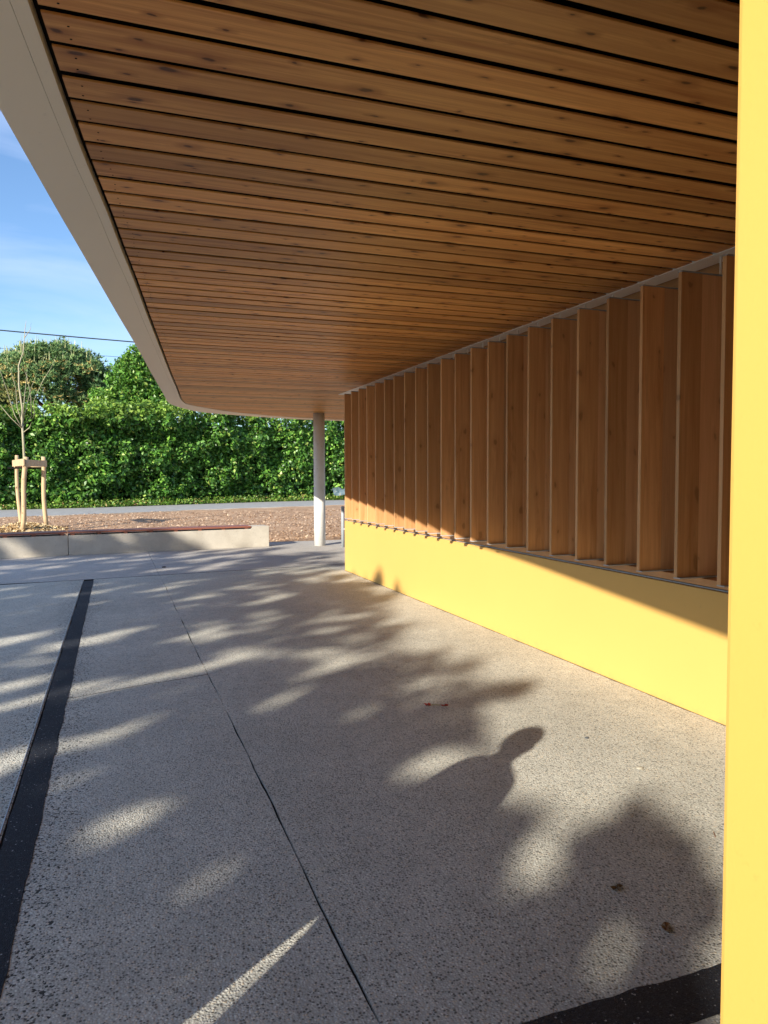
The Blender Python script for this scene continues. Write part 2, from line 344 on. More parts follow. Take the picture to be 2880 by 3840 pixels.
def J(y0, y1, side, seed): return wob_line((joint_x(y0)+side*g, y0), (joint_x(y1)+side*g, y1), seed=seed)
# left of the black strip, between strip and joint, right of the joint
slab([(-14, -9), (SX0, -9), (SX0, cross_y(SX0)-0.016), (-14, cross_y(-1.6)-0.1)])
slab([(SX1, -9)] + J(-9, cross_y(0.6)-0.016, -1, 3) + [(SX1, cross_y(SX1)-0.016)])
slab(J(-9, yA, 1, 5)[::-1] + [(joint_x(-9)+g, -9), (9.5, -9), (9.5, yA)])
slab(J(yB, cross_y(0.6)-0.016, 1, 7)[::-1] + [(joint_x(yB)+g, yB), (3.505, yB), (3.505, cross_y(3.5)-0.016)])
slab([(3.513, 11.64), (9.5, 11.64), (9.5, cross_y(9.5)-0.016), (3.513, cross_y(3.51)-0.016)], mat_slab2)
slab([(-14, cross_y(-1.6)-0.07), (-1.6, cross_y(-1.6)+0.016), (0.6-g, cross_y(0.6)+0.016), (0.57-g, 17.25), (-14, 17.25)], mat_slab2)
slab([(0.6+g, cross_y(0.6)+0.016), (4.6, cross_y(4.6)+0.016), (4.6, 17.25), (0.57+g, 17.25)], mat_slab2)
slab([(4.61, cross_y(4.61)+0.016), (9.5, cross_y(9.5)+0.016), (9.5, 17.25), (4.61, 17.25)], mat_slab2)
# filled black strips
def ragged(p0, p1, w, seed, amp=0.004, st=0.05):
    a = wob_line(p0, p1, amp, st, seed); b = wob_line((p0[0]+w[0], p0[1]+w[1]), (p1[0]+w[0], p1[1]+w[1]), amp, st, seed+1)
    return a + b[::-1]
bm = bmesh.new(); prism(bm, ragged((SX0+0.010, -9), (SX0+0.010, 11.80), (0.132, 0), 21), -0.011, 0.004)
tag(from_bm('dark_strip', bm, mat_strip, plaza), 'long black line running towards the bench')
bm = bmesh.new(); prism(bm, ragged((joint_x(1.7)+0.02, yA-0.008), (3.50, yA-0.008), (0, 0.165), 25, 0.0026, 0.02), -0.011, 0.004)
tag(from_bm('dark_strip', bm, mat_strip, plaza), 'short black band reaching the near yellow wall')
bm = bmesh.new(); prism(bm, [(SX0-0.012, -9), (SX0-0.008, -9), (SX0-0.008, 11.6), (SX0-0.012, 11.6)], -0.011, 0.007)
from_bm('edge_profile', bm, mat_steel, plaza)
bm = bmesh.new(); prism(bm, [(-14, cross_y(-1.6)-0.098), (-1.6, cross_y(-1.6)-0.0155), (9.5, cross_y(9.5)-0.0155), (9.5, cross_y(9.5)+0.0155), (-1.6, cross_y(-1.6)+0.0155), (-14, cross_y(-1.6)-0.072)], -0.012, 0.0012); from_bm('joint_seal', bm, mat_strip, plaza)
# hairline crack between the strip and the joint
bm = bmesh.new(); gl = wob_line((3.499, 3.0), (3.499, 11.6), 0.004, 0.03, 77); prism(bm, gl + [(3.512, 11.6), (3.512, 3.0)], -0.005, 0.0025); from_bm('grit_line', bm, mat_dirt, plaza)
bm = bmesh.new(); cl = wob_line((SX1, 5.55), (0.64, 5.86), 0.010, 0.05, 31); prism(bm, cl + [(p[0], p[1]-0.006) for p in cl[::-1]], 0.0, 0.0012)
from_bm('crack', bm, mat_gap, plaza)

bm = bmesh.new()
nx, ny = 90, 60
grid = [[None]*(ny+1) for _ in range(nx+1)]
def bed_far(x): return float(np.interp(x, [-30, -4.23, -0.98, 2.87, 11.37, 30], [27.0, 31.2, 32.3, 34.5, 37.5, 44]))
for i in range(nx+1):
    for j in range(ny+1):
        x = -26 + 50*i/nx; y0 = 17.26; y = y0 + (bed_far(x)-y0)*j/ny
        z = 0.004 + (0.02*math.sin(x*2.1+y*1.3)+0.02*math.sin(x*0.9-y*2.7) + 0.02)*min(1, j/4)
        grid[i][j] = bm.verts.new((x, y, z))
for i in range(nx):
    for j in range(ny): bm.faces.new((grid[i][j], grid[i+1][j], grid[i+1][j+1], grid[i][j+1]))
bed = from_bm('planting_bed', bm, mat_mulch, smooth=True); tag(bed, 'brown wood chip bed between the plaza and the road', kind='structure')

def strip_poly(name, near, far, z0, z1, mat):
    bm = bmesh.new(); prism(bm, near + far[::-1], z0, z1); return from_bm(name, bm, mat)
near = [(-40, 24.2), (-30, 27.05), (-4.23, 31.3), (-0.98, 32.4), (2.87, 34.6), (11.37, 37.6), (30, 44.1), (60, 54)]
far_ = [(-40, 31.0), (-30, 33.5), (-5.2, 38.8), (-1.2, 39.8), (3.5, 42.1), (8.0, 44.2), (13.8, 46.0), (30, 51.5), (60, 61)]
tag(strip_poly('road', near, far_, -0.11, 0.012, mat_road), 'grey asphalt lane in front of the hedge', kind='structure')
kb = [(x, y-0.10) for x, y in near]
tag(strip_poly('kerb', kb, [(x, y-0.005) for x, y in near], -0.1, 0.045, mat_bench), 'low pale kerb between chip bed and road', kind='structure')
verge_near = [(x, y+0.01) for x, y in far_]; verge_far = [(x, y+3.0) for x, y in far_]
tag(strip_poly('verge', verge_near, verge_far, -0.11, 0.035, mat_earth), 'strip of earth and weeds under the hedge', kind='structure')

# ------------------------------------------------------------------ canopy
ZC = 2.95
inner = [(-0.95, -5.0), (-0.66, -2.5), (-0.42, 0.0), (-0.29, 1.5), (-0.204, 2.47), (-0.11, 3.4), (-0.005, 4.25), (0.064, 4.86), (0.166, 5.7), (0.291, 6.8), (0.49, 8.5), (0.72, 10.46), (0.92, 12.1), (1.06, 13.3), (1.135, 13.9),
         (1.275, 14.6), (1.47, 15.0), (1.703, 15.34), (2.08, 15.87), (2.553, 16.32), (3.533, 17.0), (4.4, 17.38), (5.352, 17.62), (7.2, 17.85), (9.2, 17.95)]
outer = [(-1.55, -5.0), (-1.18, -2.5), (-0.82, 0.0), (-0.60, 1.55), (-0.47, 2.5), (-0.36, 3.45), (-0.262, 4.3), (-0.19, 4.9), (-0.09, 5.75), (0.04, 6.85), (0.24, 8.5), (0.466, 10.48), (0.67, 12.2), (0.80, 13.3), (0.87, 13.95),
         (0.98, 14.7), (1.16, 15.3), (1.36, 15.75), (1.77, 16.45), (2.536, 17.0), (3.6, 17.55), (4.45, 17.85), (5.454, 18.0), (7.3, 18.25), (9.3, 18.36)]
def xin(y):
    # x of the inner edge at depth y (left side then back curve)
    ys = [p[1] for p in inner]; xs = [p[0] for p in inner]; return float(np.interp(y, ys, xs))
def lerp2(a, b, t): return (a[0]+(b[0]-a[0])*t, a[1]+(b[1]-a[1])*t)
canopy = empty('canopy', (0, 0, 0)); tag(canopy, 'broad flat canopy with timber board ceiling and rounded cream rim', 'canopy')
def band(name, A, B, z0, z1, mat, bmz=None):
    bm = bmesh.new(); n = len(A)
    rows = []
    for a, b in zip(A, B): rows.append([bm.verts.new((a[0], a[1], z0)), bm.verts.new((b[0], b[1], z0)), bm.verts.new((b[0], b[1], z1)), bm.verts.new((a[0], a[1], z1))])
    for i in range(n-1):
        for k in range(4): bm.faces.new((rows[i][k], rows[i][(k+1) % 4], rows[i+1][(k+1) % 4], rows[i+1][k]))
    bm.faces.new(rows[0]); bm.faces.new(rows[-1][::-1])
    return from_bm(name, bm, mat, canopy)
def refine(P, k=6):
    o = []; P = [np.array(p) for p in P]
    for i in range(len(P)-1):
        p0 = P[max(i-1, 0)]; p1 = P[i]; p2 = P[i+1]; p3 = P[min(i+2, len(P)-1)]
        for s_ in range(k):
            t = s_/k; o.append(tuple(0.5*((2*p1)+(-p0+p2)*t+(2*p0-5*p1+4*p2-p3)*t*t+(-p0+3*p1-3*p2+p3)*t**3)))
    o.append(tuple(P[-1])); return o
innerR = refine(inner); outerR = refine(outer)
def off(i, d):   # point d metres outside the inner edge
    a = np.array(innerR[i]); b = np.array(outerR[i]); v = b-a; return tuple(a + v/np.linalg.norm(v)*d)
N_ = len(innerR)
g1 = [off(i, 0.012) for i in range(N_)]; t1 = [off(i, 0.062) for i in range(N_)]; t2 = [off(i, 0.0645) for i in range(N_)]
band('inner_trim', g1, t1, ZC-0.004, ZC+0.04, mat_cream)
band('soffit_panel', t2, outerR, ZC-0.002, ZC+0.30, mat_cream)
bm = bmesh.new(); prism(bm, [outerR[0]] + outerR[1:] + [(9.3, -5.0)], ZC+0.30, ZC+0.36); from_bm('roof_sheet', bm, mat_white, canopy)
bm = bmesh.new(); prism(bm, [off(i, 0.03) for i in range(N_)] + [(9.2, -5.0)], ZC+0.045, ZC+0.10); from_bm('membrane', bm, mat_black, canopy)
# timber ceiling boards
pitch = 0.1812; y = 2.469 - pitch*41; k = 0
WALLX = 3.51
ins = innerR; inx = [p[0] for p in ins]; iny = [p[1] for p in ins]
def x_at(y): return float(np.interp(y, iny, inx))
kk = 0
while y < 17.80:
    gap = 0.033
    if (kk % 17) == 9: gap = 0.041
    ya = y + gap + random.uniform(-0.0015, 0.0015); yb = y + pitch + random.uniform(-0.0012, 0.0012)
    if yb > 17.93: break
    xa, xb = x_at(ya)+0.014, x_at(yb)+0.014
    xr = 3.612 if y < 12.05 else 9.15
    if xb < xr - 0.3 and ya > -4.9:
        dz = random.uniform(-0.0018, 0.0018); e = 0.002
        bm = bmesh.new()
        # chamfered plank: wide underside edge slightly rounded
        prof = [(ya, ZC+0.008), (ya, ZC+e), (ya+e, ZC), (yb-e, ZC), (yb, ZC+e), (yb, ZC+0.008)]
        L0 = [bm.verts.new((xa+(xb-xa)*((p[0]-ya)/(yb-ya)), p[0], p[1]+dz)) for p in prof]
        R0 = [bm.verts.new((xr, p[0], p[1]+dz)) for p in prof]
        for i in range(6): bm.faces.new((L0[i], L0[(i+1) % 6], R0[(i+1) % 6], R0[i]))
        bm.faces.new(L0[::-1]); bm.faces.new(R0)
        from_bm('ceiling_board', bm, mat_ceiling, canopy)
    y += pitch; kk += 1
# nail heads near the outer ends of the boards
bm = bmesh.new(); y = 2.469 - pitch*8
while y < 12:
    for fy in (0.055, 0.125):
        yy = y + 0.026 + fy; xx = x_at(yy)+0.075+random.uniform(-0.01, 0.012)
        vs = [bm.verts.new((xx+0.0045*math.cos(a), yy+0.0045*math.sin(a), ZC-0.0025)) for a in [i*math.pi/3 for i in range(6)]]; bm.faces.new(vs)
    y += pitch
tag(from_bm('nails', bm, mat_black, canopy), kind='stuff')
# white edge profile above the fins, and closing board
box('edge_profile', 3.60, 3.76, -5.0, 12.22, ZC-0.006, ZC+0.05, mat_white, canopy, 0.002)
box('cover_board', 3.79, 3.82, 0.8, 11.62, ZC-0.13, ZC+0.06, mat_sill, canopy)
box('filler', 3.765, 3.79, 0.8, 11.62, ZC+0.02, ZC+0.06, mat_black, canopy)
box('filler', 3.83, 9.1, -4.9, 11.6, ZC+0.01, ZC+0.06, mat_black, canopy)

# ------------------------------------------------------------------ yellow building
bld = empty('building', (3.51, 11.6, 0)); bld.location = (0, 0, 0)
tag(bld, 'long low yellow rendered wall carrying the row of timber fins', 'building')
bm = bmesh.new(); add_box(bm, WALLX, 3.86, 3.0, 11.60, -0.1, 0.822, 0.006); from_bm('wall', bm, mat_yellow, bld)
box('coping', WALLX+0.03, 3.85, 3.05, 11.58, 0.823, 0.832, mat_zinc, bld)
box('rear_wall', 3.87, 9.0, 0.67, 11.55, -0.1, ZC, mat_yellow, bld)
box('back_panel', 3.835, 3.865, 3.0, 11.59, 0.86, ZC-0.02, mat_fin_back, bld)
splash(mat_yellow)
# near return of the same building, beside the camera
near_w = empty('near_wall', (0, 0, 0)); tag(near_w, 'tall smooth yellow wall at the right, close to the viewer', 'wall')
bm = bmesh.new(); add_box(bm, 0.655, 3.86, -5.0, 0.655, -0.1, ZC-0.01, 0.006); from_bm('wall', bm, mat_yellow2, near_w)
box('infill_wall', 3.52, 3.86, 0.665, 2.99, -0.1, ZC-0.02, mat_yellow, near_w)

# fins
fins = empty('fin_screen', (0, 0, 0)); tag(fins, 'row of upright reddish timber fins standing on the yellow wall', 'louvre screen')
box('sill_board', 3.511, 3.825, 3.0, 11.45, 0.842, 0.888, mat_sill, fins, 0.002)
FZ0, FZ1 = 0.901, 2.812
for k in range(23):
    yf = 10.962 - 0.3606*k
    lean = random.uniform(-0.004, 0.004); t = 0.029; split = 3.488 + random.choice((0, 0, 0.015))
    bm = bmesh.new(); add_box(bm, 3.325, split, yf-t/2+lean, yf+t/2+lean, FZ0, FZ1, 0.0025); from_bm('fin', bm, mat_fin, fins)
    bm = bmesh.new(); add_box(bm, split+0.0015, 3.668, yf-t/2+lean+0.001, yf+t/2+lean-0.001, FZ0, FZ1-0.002, 0.001); from_bm('fin_rear', bm, mat_fin_back, fins)
    box('foot_plate', 3.328, 3.662, yf-t/2-0.024, yf+t/2+0.006, 0.8925, 0.8995, mat_zinc, fins)
    box('top_plate', 3.328, 3.662, yf-t/2-0.004, yf+t/2+0.006, FZ1+0.001, FZ1+0.008, mat_grey_paint, fins)
    box('hanger', 3.640, 3.652, yf-0.004, yf+0.004, FZ1+0.009, ZC-0.007, mat_white, fins)
box('end_bracket', 3.50, 3.60, 11.46, 11.475, 0.833, 0.872, mat_steel, fins)

# ------------------------------------------------------------------ column and handrail
col = empty('column', (4.26, 16.0, 0)); tag(col, 'round white concrete column carrying the far end of the canopy', 'column')
bm = bmesh.new(); tube(bm, [(0, 0, -0.01), (0, 0, 0.9), (0, 0, 1.8), (0, 0, ZC+0.06)], 0.127, 40); from_bm('shaft', bm, mat_column, col, True)
rail = empty('handrail', (4.62, 15.40, 0)); tag(rail, 'grey metal post with two thin rails behind the wall end', 'railing')
bm = bmesh.new(); tube(bm, [(0, 0, 0), (0, 0, 0.885), (0, 0, 0.895)], [0.036, 0.036, 0.028], 16); from_bm('post', bm, mat_grey_paint, rail, True)
bm = bmesh.new(); tube(bm, [(0.0, -0.03, 0.865), (0.5, -0.03, 0.865), (2.0, -0.05, 0.865)], 0.011, 8); from_bm('rail', bm, mat_zinc, rail, True)
bm = bmesh.new(); tube(bm, [(0.0, -0.03, 0.40), (0.5, -0.03, 0.40), (2.0, -0.05, 0.40)], 0.011, 8); from_bm('rail', bm, mat_zinc, rail, True)
bm = bmesh.new(); tube(bm, [(0, 0, 0), (0, 0, 0.885)], 0.036, 12); o = from_bm('post', bm, mat_grey_paint, rail, True); o.location = (2.0, -0.02, 0)

# ------------------------------------------------------------------ bench
bench = empty('bench', (0, 0, 0)); tag(bench, 'long low concrete bench wall topped with reddish brown slats', 'bench')
def bench_block(p, q, raised):
    p = np.array(p); q = np.array(q); L_ = float(np.linalg.norm(q-p)); ang = math.atan2(q[1]-p[1], q[0]-p[0])
    def place(o): o.location = (p[0], p[1], 0); o.rotation_euler = (0, 0, ang); return o
    bm = bmesh.new(); e = 0.40 if raised else 0.0
    prof = [(0.006, 0), (L_, 0), (L_, 0.462), (L_-e, 0.462), (L_-e, 0.405), (0.006, 0.405)] if raised else [(0, 0), (L_-0.006, 0), (L_-0.006, 0.405), (0, 0.405)]
    a = [bm.verts.new((u, 0, z-0.005)) for u, z in prof]; b = [bm.verts.new((u, 0.48, z-0.005)) for u, z in prof]; n = len(prof)
    bm.faces.new(a); bm.faces.new(b[::-1])
    for i in range(n): bm.faces.new((a[i], b[i], b[(i+1) % n], a[(i+1) % n]))
    bmesh.ops.bevel(bm, geom=bm.edges[:], offset=0.008, segments=2, affect='EDGES')
    place(from_bm('block', bm, mat_bench, bench))
    Ls = L_-e-0.01
    for j in range(3):
        bm = bmesh.new(); add_box(bm, 0.002, Ls, -0.012+j*0.165, 0.138+j*0.165, 0.435, 0.470, 0.005); place(from_bm('slat', bm, mat_slat, bench))
    u = Ls - 0.10
    while u > 0.05:
        bm = bmesh.new(); add_box(bm, u-0.035, u+0.035, 0.004, 0.46, 0.401, 0.4345, 0.0); place(from_bm('bracket', bm, mat_slat, bench)); u -= 0.50
bench_block((-0.93, 15.83), (3.15, 16.17), True)
bench_block((-5.0, 15.15), (-0.93, 15.83), False)
bench_block((-9.0, 14.2), (-5.0, 15.15), False)

# ------------------------------------------------------------------ staked sapling
def limb(name, pts, r, mat, parent, seg=7): bm = bmesh.new(); tube(bm, pts, r, seg); return from_bm(name, bm, mat, parent, True)
S0 = Vector((-2.58, 23.9, 0))
mound = empty('chip_mound', S0)
tag(mound, 'heap of fresh pale wood chips round the staked sapling', 'mulch mound')
bm = bmesh.new(); rr = 1.15; ring = []
for i in range(9):
    r_ = rr*i/8; h_ = 0.20*(math.cos(math.pi*r_/rr)*0.5+0.5) + 0.012
    ring.append([bm.verts.new((r_*1.0*math.cos(a), r_*1.3*math.sin(a)-0.2, h_-0.012*(i == 8)*2)) for a in [2*math.pi*k/28 for k in range(28)]] if i else None)
c0 = bm.verts.new((0, -0.2, 0.212))
for k in range(28):
    bm.faces.new((c0, ring[1][k], ring[1][(k+1) % 28]))
    for i in range(1, 8): bm.faces.new((ring[i][k], ring[i+1][k], ring[i+1][(k+1) % 28], ring[i][(k+1) % 28]))
from_bm('soil', bm, mat_mulch, mound, True)
def chip_field(name, n, fx, parent, mat, size, kind='stuff'):
    P = fx(n); n = len(P)
    a = rng.uniform(0, 2*np.pi, n); tl = rng.normal(0, 0.35, n); ln = size*rng.uniform(0.5, 1.3, n); wd = ln*rng.uniform(0.25, 0.5, n)
    u = np.stack([np.cos(a)*np.cos(tl), np.sin(a)*np.cos(tl), np.sin(tl)], 1); v = np.stack([-np.sin(a), np.cos(a), rng.normal(0, 0.3, n)], 1)
    V = np.stack([P-u*ln[:, None]/2-v*wd[:, None]/2, P+u*ln[:, None]/2-v*wd[:, None]/2, P+u*ln[:, None]/2+v*wd[:, None]/2, P-u*ln[:, None]/2+v*wd[:, None]/2], 1)
    return quads_mesh(name, V, mat, parent)
def fx_mound(n):
    r_ = rr*np.sqrt(rng.uniform(0, 1.05, n)); a = rng.uniform(0, 2*np.pi, n); h_ = 0.20*(np.cos(np.pi*np.clip(r_/rr, 0, 1))*0.5+0.5) + 0.018 + rng.uniform(0, 0.025, n)
    return np.stack([r_*np.cos(a), r_*1.3*np.sin(a)-0.2, h_], 1)
tag(chip_field('chips', 5200, fx_mound, mound, mat_chips2, 0.085), kind='stuff')
def fx_bed(n):
    x = rng.uniform(-6, 11, n); y = 17.3 + (rng.uniform(0, 1, n)**1.3)*15.5
    m = (y < np.interp(x, [-4.23, -0.98, 2.87, 11.37], [31.1, 32.2, 34.4, 37.4])) & ((y > 17.7) | (x > 3.2)) & (x < 8.5+y*0.05)
    x, y = x[m], y[m]; return np.stack([x, y, 0.03+0.02*np.sin(x*2.1+y*1.3)+0.02*np.sin(x*0.9-y*2.7)+rng.uniform(0, 0.02, len(x))], 1)
tag(chip_field('wood_chips', 26000, fx_bed, None, mat_chips, 0.06), 'loose brown and tan wood chips scattered over the bed', 'wood chips', kind='stuff')

stk = empty('tree_stakes', S0); tag(stk, 'three rough wooden stakes joined by boards round the thin sapling', 'tree stakes')
def stake(b, t, wobs, r=0.05):
    b = Vector(b)-S0; t = Vector(t)-S0; P = []
    for i in range(8):
        f_ = i/7; P.append(b.lerp(t, f_) + Vector((math.sin(f_*math.pi*wobs[0]+wobs[1])*0.025, math.cos(f_*5+wobs[1])*0.012, 0)))
    return limb('stake', P, [r*1.02, r, r*0.98, r*0.97, r, r*0.98, r*0.99, r*0.95], mat_stake, stk, 10)
stake((-2.52, 22.75, 0), (-2.38, 22.9, 2.12), (2.0, 0.3), 0.066)
stake((-2.78, 24.75, 0), (-2.85, 24.9, 2.22), (1.6, 1.7), 0.056)
stake((-2.02, 24.25, 0.02), (-2.06, 24.1, 2.16), (1.7, 2.6), 0.064)
def board(p, q, z, h=0.19, t=0.03):
    p = np.array(p)-np.array(S0)[:2]; q = np.array(q)-np.array(S0)[:2]; L_ = float(np.linalg.norm(q-p))
    bm = bmesh.new(); add_box(bm, 0, L_, -t/2, t/2, z, z+h, 0.004); o = from_bm('cross_board', bm, mat_stake, stk); o.location = (p[0], p[1], 0); o.rotation_euler = (0, 0, math.atan2(q[1]-p[1], q[0]-p[0]))
board((-2.46, 22.80), (-1.96, 24.13), 1.86); board((-2.96, 24.92), (-2.42, 22.75), 1.88); board((-2.93, 25.0), (-1.98, 24.2), 1.86)
box('tie', -0.42+0.02, 0.50, 0.0, 0.02, 1.80, 1.845, mat_black, stk)
sap = empty('sapling', S0); tag(sap, 'bare young tree with whip thin upright twigs', 'sapling')
trunk = [(0.02, 0, 0.10), (0.03, 0, 0.6), (-0.01, 0.01, 1.2), (0.05, 0, 1.9), (0.04, 0, 2.5), (0.02, 0, 3.1), (0.03, 0.0, 3.6), (-0.04, 0, 4.2), (-0.03, 0, 4.8), (0.10, 0, 5.2), (0.16, 0, 5.85), (0.20, 0.0, 6.10)]
limb('trunk', trunk, [0.045, 0.042, 0.040, 0.037, 0.034, 0.031, 0.028, 0.024, 0.020, 0.014, 0.010, 0.005], mat_sapling, sap)
brs = [[(0.03, 0, 2.95), (-0.30, 0.1, 3.30), (-0.75, 0.1, 3.9), (-0.95, 0.1, 4.35), (-1.0, 0.1, 4.65)],
       [(0.03, 0, 2.95), (-0.15, -0.2, 3.35), (-0.32, -0.2, 4.0), (-0.52, -0.2, 4.7), (-0.6, -0.2, 4.95)],
       [(0.03, 0, 3.0), (0.26, 0.1, 3.35), (0.26, 0.1, 3.9), (0.17, 0.1, 4.5), (0.05, 0.1, 4.8)],
       [(0.03, 0, 2.85), (0.22, -0.1, 3.0), (0.36, -0.1, 3.4), (0.34, -0.1, 3.75), (0.62, -0.1, 4.4), (0.86, -0.1, 4.8), (0.98, -0.1, 5.12)],
       [(0.03, 0, 3.1), (-0.12, 0.15, 3.6), (-0.14, 0.15, 4.15), (-0.28, 0.15, 4.75)],
       [(0.03, 0, 3.2), (0.10, -0.1, 3.8), (0.16, -0.1, 4.3), (0.20, -0.1, 4.75)],
       [(0.03, 0, 3.15), (0.13, 0.1, 3.6), (0.28, 0.1, 4.2), (0.42, 0.1, 4.55)],
       [(0.10, 0, 5.1), (0.05, 0, 5.5), (0.08, 0, 5.75)], [(0.14, 0, 5.6), (0.30, 0, 5.85), (0.33, 0, 6.05)]]
for b_ in brs: limb('twig', b_, [0.014*(1-0.8*i/(len(b_)-1)) for i in range(len(b_))], mat_sapling, sap, 5)

# ------------------------------------------------------------------ foliage
def leaves_from(P, Nn, size, aspect=0.55, jitter=0.9, fold=0.22, sizevar=0.45):
    n = len(P)
    nr = Nn + rng.normal(0, jitter, (n, 3)); nr /= np.linalg.norm(nr, axis=1)[:, None]
    t = rng.normal(0, 1, (n, 3)); t -= nr*np.sum(t*nr, 1)[:, None]; t /= np.linalg.norm(t, axis=1)[:, None]; b = np.cross(nr, t)
    s_ = (size*(1+rng.uniform(-sizevar, sizevar, n)))[:, None]
    return np.stack([P-t*s_*0.5, P+b*s_*aspect*0.5+nr*s_*fold*0.5-t*s_*0.05, P+t*s_*0.55-nr*s_*0.1, P-b*s_*aspect*0.5+nr*s_*fold*0.5-t*s_*0.05], 1)
def clump_cloud(centers, crad, per, size, out_from=None, **k):
    """leaves packed in small clumps so that light and dark gaps show"""
    c = np.repeat(centers, per, 0); n = len(c)
    d = rng.normal(0, 1, (n, 3)); d /= np.linalg.norm(d, axis=1)[:, None]; r_ = crad*rng.uniform(0.25, 1.0, n)[:, None]**0.6
    P = c + d*r_*np.array((1, 1, 0.8)); Nn = d + np.array((0, 0, 0.5))
    return leaves_from(P, Nn, size, **k)

# hedge: follows the far side of the road
hp = np.array([(-12.0, 37.6), (-5.2, 39.6), (-1.2, 40.5), (3.5, 42.8), (8.0, 45.0), (13.8, 46.7), (22, 49.6)])
hl = np.concatenate([[0], np.cumsum(np.linalg.norm(np.diff(hp, axis=0), axis=1))])
def hedge_pt(s_): return np.stack([np.interp(s_, hl, hp[:, 0]), np.interp(s_, hl, hp[:, 1])], 1)
from mathutils import noise as mn
hedge = empty('hedge', (0, 0, 0)); tag(hedge, 'tall dense glossy green hedge running along the road', 'hedge')
def hn(a, b, c=0.0): return mn.noise(Vector((a, b, c)))
nc = 8200
s_ = rng.uniform(0, hl[-1], nc); zt = np.array([np.interp(x, [0, 7, 12, 18, 26, 36], [4.7, 4.9, 5.4, 5.75, 6.0, 6.0])+0.35*hn(x*0.5, 3.1)+0.25*hn(x*1.7, 7.0) for x in s_]); zz = rng.uniform(0.05, 1.0, nc)**0.9*zt
bul = np.array([0.85*hn(a*0.55, z*0.7, 1.0)+0.35*hn(a*1.5, z*1.7, 5.0)+0.2*hn(a*3.1, z*3.3, 9.0) for a, z in zip(s_, zz)])
p2 = hedge_pt(s_); nrm = np.array((0.42, -0.91)); top = np.clip((zz-zt+0.9)/0.9, 0, 1)
depth = -bul*1.0 + rng.uniform(0, 0.35, nc) + top**2*rng.uniform(0, 1.6, nc) + 0.30*(zz < 0.5)
cen = np.stack([p2[:, 0]-nrm[0]*depth, p2[:, 1]-nrm[1]*depth, zz], 1)
V = clump_cloud(cen, 0.26, 13, 0.19, jitter=0.7, sizevar=0.6)
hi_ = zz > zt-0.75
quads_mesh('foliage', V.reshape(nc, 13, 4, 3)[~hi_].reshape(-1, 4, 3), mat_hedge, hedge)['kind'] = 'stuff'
quads_mesh('top_foliage', V.reshape(nc, 13, 4, 3)[hi_].reshape(-1, 4, 3), mat_hedge_top, hedge)['kind'] = 'stuff'  # highest clumps take the paler leaf mix
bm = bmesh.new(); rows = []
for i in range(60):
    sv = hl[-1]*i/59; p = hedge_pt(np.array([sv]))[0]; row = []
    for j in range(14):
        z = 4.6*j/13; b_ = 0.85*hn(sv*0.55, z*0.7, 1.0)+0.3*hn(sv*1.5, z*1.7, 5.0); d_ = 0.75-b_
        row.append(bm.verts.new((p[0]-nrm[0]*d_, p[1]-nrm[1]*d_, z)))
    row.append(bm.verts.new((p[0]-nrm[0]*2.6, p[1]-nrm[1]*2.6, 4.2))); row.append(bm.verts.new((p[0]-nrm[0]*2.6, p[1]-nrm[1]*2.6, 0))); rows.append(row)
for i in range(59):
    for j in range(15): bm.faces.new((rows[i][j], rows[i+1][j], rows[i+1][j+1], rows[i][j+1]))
from_bm('hedge_core', bm, mat_core, hedge, True)  # solid opaque core behind the leaves, inner shade painted as its dark colour

# weeds along the foot of the hedge
n = 9000; s_ = rng.uniform(0, hl[-1], n); p2 = hedge_pt(s_); dd = rng.uniform(-0.15, 0.75, n); hh = rng.uniform(0.0, 0.38, n)*np.clip(1.15-dd, 0.3, 1)
P = np.stack([p2[:, 0]+nrm[0]*dd, p2[:, 1]+nrm[1]*dd, 0.04+hh], 1)
V = leaves_from(P, np.tile((0, -0.3, 0.8), (n, 1)), 0.13, 0.5)
tag(quads_mesh('weeds', V, mat_weed), 'bright low weeds and grass at the foot of the hedge', 'weeds', kind='stuff')

def gappy(P):  # crowns out of view are trimmed to place their shade on the plaza
    """leaves cut away along the sun direction, shaping the flecks and the shade edge"""
    sa, ca, te = math.sin(SUN_AZ), math.cos(SUN_AZ), math.tan(SUN_EL)
    k = []
    for p in P:
        u = p[0]*ca - p[1]*sa; v = p[2] + (p[0]*sa + p[1]*ca)*te
        a = mn.noise(Vector((u*3.5, v*4.0, 3.3))); b = mn.noise(Vector((u*0.55, v*0.6, 8.8)))
        top_ = float(np.interp(-u, [-0.5, 0.3, 0.8, 1.2, 2.3, 2.9, 4.2, 6.4, 8.0, 10.0, 12.0, 14.0, 17.0], [1.2, 2.2, 3.0, 3.7, 5.2, 6.3, 7.5, 9.6, 11.4, 12.2, 11.6, 10.4, 10.0]))*te
        c_ = mn.noise(Vector((u*1.1, v*0.8, 21.0))) + 0.6*mn.noise(Vector((u*3.0, v*3.0, 27.0)))
        k.append(a + 0.18*b > (-0.21 if v > 1.25 else -0.25) and v < top_ + 0.60*c_)
    return np.array(k)
